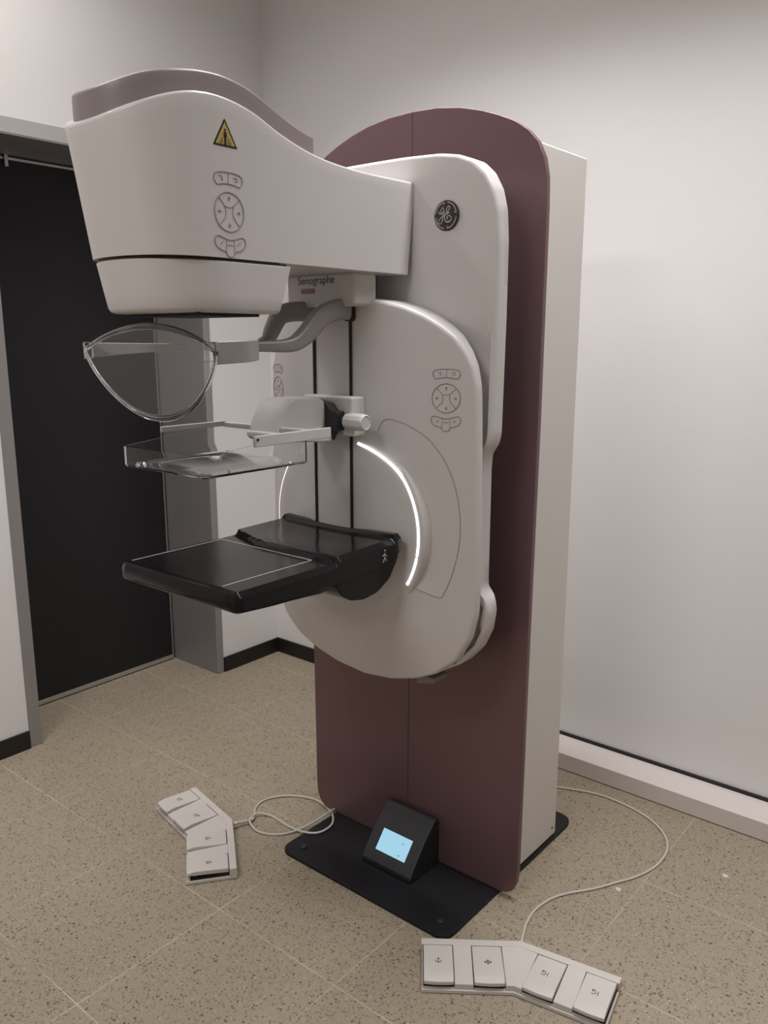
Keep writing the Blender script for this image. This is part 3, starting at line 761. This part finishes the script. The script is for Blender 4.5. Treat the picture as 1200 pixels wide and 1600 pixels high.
# ------------------------------------------------------------------ foot pedals
A = math.radians(13.3)
def wf(s, side):
    """wing frame: (along, depth) -> local xy"""
    c, d = math.cos(A), math.sin(A)
    def P(a, b):
        # along the wing dir (side*c, -d); depth dir (-side*d, -c)
        return (side*(a*c-b*d), -a*d-b*c)
    return P
def make_pedal(root, marks):
    L, D = 0.264, 0.150
    slab = MB(); up = MB()
    Pr, Pl_ = wf(0, 1), wf(0, -1)
    inner = (0.0, -D/math.cos(A)); 
    outl = [(0, 0), Pr(L, 0), Pr(L, D), inner, Pl_(L, D), Pl_(L, 0)]
    body = MB().prism(outl[::-1], 'xy', 0.001, 0.011)
    def block(P, a0, a1, b0, b1, z0, z1b, z1f, mb=body, mi=0):
        c = [P(a0, b0), P(a1, b0), P(a1, b1), P(a0, b1)]
        vs = [(*c[0], z0), (*c[1], z0), (*c[2], z0), (*c[3], z0), (*c[0], z1b), (*c[1], z1b), (*c[2], z1f), (*c[3], z1f)]
        mb.add(vs, [(0, 1, 2, 3), (4, 7, 6, 5), (0, 4, 5, 1), (1, 5, 6, 2), (2, 6, 7, 3), (3, 7, 4, 0)], mi)
    zt, zf = 0.036, 0.026
    # rear bar with the wedge in the middle, then the spacers
    body.prism([(0, 0), Pr(L, 0), Pr(L, 0.022), (0, -0.022/math.cos(A)), Pl_(L, 0.022), Pl_(L, 0)][::-1], 'xy', 0.011, zt)
    vs_in = [(0, -0.022/math.cos(A)), Pr(0.054, 0.022), Pr(0.054, D-0.004), (0, -(D-0.004)/math.cos(A)), Pl_(0.054, D-0.004), Pl_(0.054, 0.022)]
    n = 6; zz = [zt, zt, zf, zf, zf, zt]
    body.add([(x, y, 0.011) for x, y in vs_in]+[(x, y, z) for (x, y), z in zip(vs_in, zz)], [tuple(range(n)), tuple(range(2*n-1, n-1, -1))]+[(i, i+n, (i+1) % n+n, (i+1) % n) for i in range(n)])
    for P in (Pr, Pl_):
        block(P, 0.134, 0.181, 0.022, D-0.004, 0.011, zt, zf)
    bo = body.build('pedal_base', PEDAL, root, bevel=0.0015)
    gap = MB()
    for P in (Pr, Pl_):
        for a0, a1 in ((0.054, 0.134), (0.181, 0.260)):
            block(P, a0+0.001, a1-0.001, 0.023, D-0.012, 0.011, 0.020, 0.014, gap)
    gap.build('pedal_well', DARK, bo)
    k = 0
    for P, side in ((Pl_, -1), (Pr, 1)):
        for a0, a1 in (((0.181, 0.260), (0.054, 0.134)) if side < 0 else ((0.054, 0.134), (0.181, 0.260))):
            pe = MB(); nb = 12; a0 += 0.002; a1 -= 0.002
            rows = []
            for i in range(nb+1):
                b = 0.0245+(D-0.004-0.0245)*i/nb
                z = 0.0365+0.0035*i/nb; t_ = 0.012
                if i >= nb-3: z -= 0.0042*((i-nb+3)/3)**2*1.6
                row = []
                for j in range(7):
                    fr2 = j/6; a = a0+(a1-a0)*fr2
                    bb = b+(0.003*(1-(2*fr2-1)**2) if i == nb else 0)
                    row.append((*P(a, bb), z-0.0006*(2*fr2-1)**2))
                rows.append(row)
            nj = 7
            vs = [p for r in rows for p in r]; nt_ = len(vs)
            vs += [(x, y, z-(0.014 if (i//nj) < nb-1 else 0.010)) for i, (x, y, z) in enumerate(vs)]
            fs = []
            for i in range(nb):
                for j in range(nj-1):
                    q0 = i*nj+j; fs.append((q0, q0+1, q0+nj+1, q0+nj)); fs.append((nt_+q0, nt_+q0+nj, nt_+q0+nj+1, nt_+q0+1))
            for i in range(nb):
                fs.append((i*nj, (i+1)*nj, nt_+(i+1)*nj, nt_+i*nj)); fs.append((i*nj+nj-1, nt_+i*nj+nj-1, nt_+(i+1)*nj+nj-1, (i+1)*nj+nj-1))
            for j in range(nj-1):
                fs.append((j, nt_+j, nt_+j+1, j+1)); fs.append((nb*nj+j, nb*nj+j+1, nt_+nb*nj+j+1, nt_+nb*nj+j))
            po = pe.add(vs, fs).build('pedal', PEDAL, root, bevel=0.0015, smooth=40)
            am, bm = (a0+a1)/2, 0.083
            g = MB()
            def ln(pts, g=g, P=P, am=am, bm=bm, r=0.0009):
                g.tube([(*P(am+a, bm-b), 0.0388+0.0001) for a, b in pts], [(r, 0.0006)]*len(pts), 5)
            if marks[k] == 'arrows':
                ln([(0, -0.009), (0, 0.009)]); ln([(-0.008, 0.002), (-0.006, -0.004), (0, -0.005), (0.006, -0.004), (0.008, 0.002)]); ln([(-0.003, 0.006), (0, 0.009), (0.003, 0.006)])
            elif marks[k] == 'spread':
                ln([(0, -0.009), (0, 0.009)]); ln([(-0.009, 0), (0.009, 0)]); ln([(-0.006, 0.003), (-0.009, 0), (-0.006, -0.003)]); ln([(0.006, 0.003), (0.009, 0), (0.006, -0.003)])
                ln([(-0.004, 0.005), (0.004, 0.005)]); ln([(-0.004, -0.005), (0.004, -0.005)])
            else:
                ln([(0.006, -0.008), (0.006, 0.006)]); ln([(-0.010, -0.006), (-0.003, -0.006), (0.001, -0.001), (-0.001, 0.006), (-0.007, 0.006)]); ln([(-0.006, 0.001), (-0.010, 0.005), (-0.006, 0.009)])
            g.build('pedal_symbol', TXT, po)
            k += 1
    MB().cyl((0, 0.002, 0.018), 'y', 0.007, 0.014, 20).build('strain_relief', PEDAL, root)
    return bo
def to_local(p, loc, rz):
    d_ = Vector(p)-Vector(loc); c, s = math.cos(-rz), math.sin(-rz)
    return (d_.x*c-d_.y*s, d_.x*s+d_.y*c, p[2])
locR, rzR = (-0.928, 1.702, 0), math.radians(23.6)
pr = empty('foot_pedal_unit', locR, 'four-key foot pedal unit nearest the camera, in front of the black base plate corner', 'foot pedal', 'wired foot pedal units', rzR, local=True)
make_pedal(pr, ['arrows', 'spread', 'tilt', 'tilt'])
cr2 = [(-0.935, 1.718, 0.016), (-0.950, 1.752, 0.010), (-0.972, 1.814, 0.004), (-0.978, 1.885, 0.004), (-0.955, 1.970, 0.004), (-0.888, 2.066, 0.004), (-0.852, 2.130, 0.004), (-0.812, 2.205, 0.004), (-0.788, 2.300, 0.004), (-0.797, 2.397, 0.004), (-0.842, 2.472, 0.004), (-0.920, 2.525, 0.004), (-1.02, 2.550, 0.004), (-1.117, 2.549, 0.004), (-1.238, 2.505, 0.004), (-1.33, 2.46, 0.004), (-1.36, 2.40, 0.02), (-1.36, 2.30, 0.04), (-1.36, 2.236, 0.05)]
MB().tube([to_local(p, locR, rzR) for p in catmull(cr2, 8)], 0.0036, 8).build('cable', CABLE, pr)
locL, rzL = (-1.955, 1.588, 0), math.radians(-24.2)
plq = empty('foot_pedal_unit', locL, 'four-key foot pedal unit left of the black base plate with a looped cable', 'foot pedal', 'wired foot pedal units', rzL, local=True)
make_pedal(plq, ['tilt', 'tilt', 'arrows', 'arrows'])
cl = [(-1.95, 1.602, 0.018), (-1.935, 1.640, 0.014), (-1.945, 1.675, 0.006), (-1.985, 1.715, 0.004), (-1.999, 1.773, 0.004), (-1.958, 1.841, 0.004), (-1.872, 1.884, 0.004), (-1.800, 1.874, 0.006), (-1.742, 1.845, 0.012), (-1.700, 1.795, 0.0165), (-1.702, 1.738, 0.0165), (-1.743, 1.712, 0.014), (-1.817, 1.712, 0.004), (-1.903, 1.718, 0.004), (-1.945, 1.690, 0.0115), (-1.932, 1.642, 0.0125), (-1.870, 1.628, 0.004), (-1.802, 1.668, 0.004), (-1.765, 1.745, 0.012), (-1.750, 1.845, 0.0235), (-1.765, 1.93, 0.010), (-1.80, 2.05, 0.004), (-1.80, 2.15, 0.004), (-1.80, 2.22, 0.004)]
MB().tube([to_local(p, locL, rzL) for p in catmull(cl, 8)], 0.0036, 8).build('cable', CABLE, plq)
sr = MB()
for i in range(6):
    t = i/5
    p = Vector((-1.952, 1.598, 0.018)).lerp(Vector((-1.934, 1.650, 0.013)), t)
    q = Vector((-1.952, 1.598, 0.018)).lerp(Vector((-1.934, 1.650, 0.013)), t+0.10)
    sr.tube([to_local(p, locL, rzL), to_local(q, locL, rzL)], 0.0058, 10)
sr.build('cable_boot', CABLE, plq)

for x, y, r, lab in ((-0.835, 2.110, 0.009, 'tiny white fleck on the floor inside the curve of the right cable'), (-0.611, 2.375, 0.009, 'tiny white fleck on the floor near the right frame edge')):
    pts = [(x+r*(1+0.25*math.sin(3*a+x*9))*math.cos(a), y+r*0.8*(1+0.2*math.cos(2*a+x*5))*math.sin(a)) for a in [2*PI*k/12 for k in range(12)]]
    o = MB().prism(pts, 'xy', 0.0, 0.0012).build('white_fleck', TRUNK, smooth=0)  # thin pale flat fleck lying on the floor
    o['label'] = lab; o['category'] = 'litter'; o['group'] = 'white flecks on the floor'

# ------------------------------------------------------------------ lights
def area(name, loc, sx, sy, power, col, spread=180, rot=(0, 0, 0)):
    l = bpy.data.lights.new(name, 'AREA'); l.shape = 'RECTANGLE'; l.size = sx; l.size_y = sy; l.energy = power; l.color = col
    l.spread = math.radians(spread)
    o = bpy.data.objects.new(name, l); C.objects.link(o); o.location = loc; o.rotation_euler = rot
    return o
area('ceiling_lamp_back', (-1.05, 1.92, ZC-0.02), 2.2, 0.20, 31, (0.985, 0.975, 0.985), 107)
area('ceiling_lamp_left', (-2.45, 1.1, ZC-0.02), 0.3, 1.2, 15, (1.0, 0.975, 0.965), 150)
area('ceiling_lamp_room', (-1.0, -0.9, ZC-0.02), 1.0, 0.6, 38, (1.0, 0.975, 0.965))
area('fill_light_right', (0.6, -0.3, ZC-0.02), 0.6, 0.6, 4, (1.0, 0.975, 0.965))  # weak fill added from the right front, stands for no known lamp
wd = bpy.data.worlds.new('room_world'); SC.world = wd; wd.use_nodes = True
wd.node_tree.nodes['Background'].inputs[0].default_value = (0.5, 0.5, 0.5, 1); wd.node_tree.nodes['Background'].inputs[1].default_value = 0.05

# ------------------------------------------------------------------ camera
cam = bpy.data.cameras.new('camera'); co = bpy.data.objects.new('camera', cam); C.objects.link(co)
cam.sensor_fit = 'VERTICAL'; cam.sensor_height = 24.0; cam.sensor_width = 18.0; cam.lens = 24.0*1290/1600
cam.clip_start = 0.05
co.location = (0, 0, 1.6); co.rotation_euler = (math.radians(90-11.95), 0, math.radians(39.4))
SC.camera = co
SC.view_settings.view_transform = 'Standard'; SC.view_settings.look = 'None'
SC.view_settings.gamma = 1.0; SC.view_settings.use_curve_mapping = False
SC.view_settings.exposure = 0.0
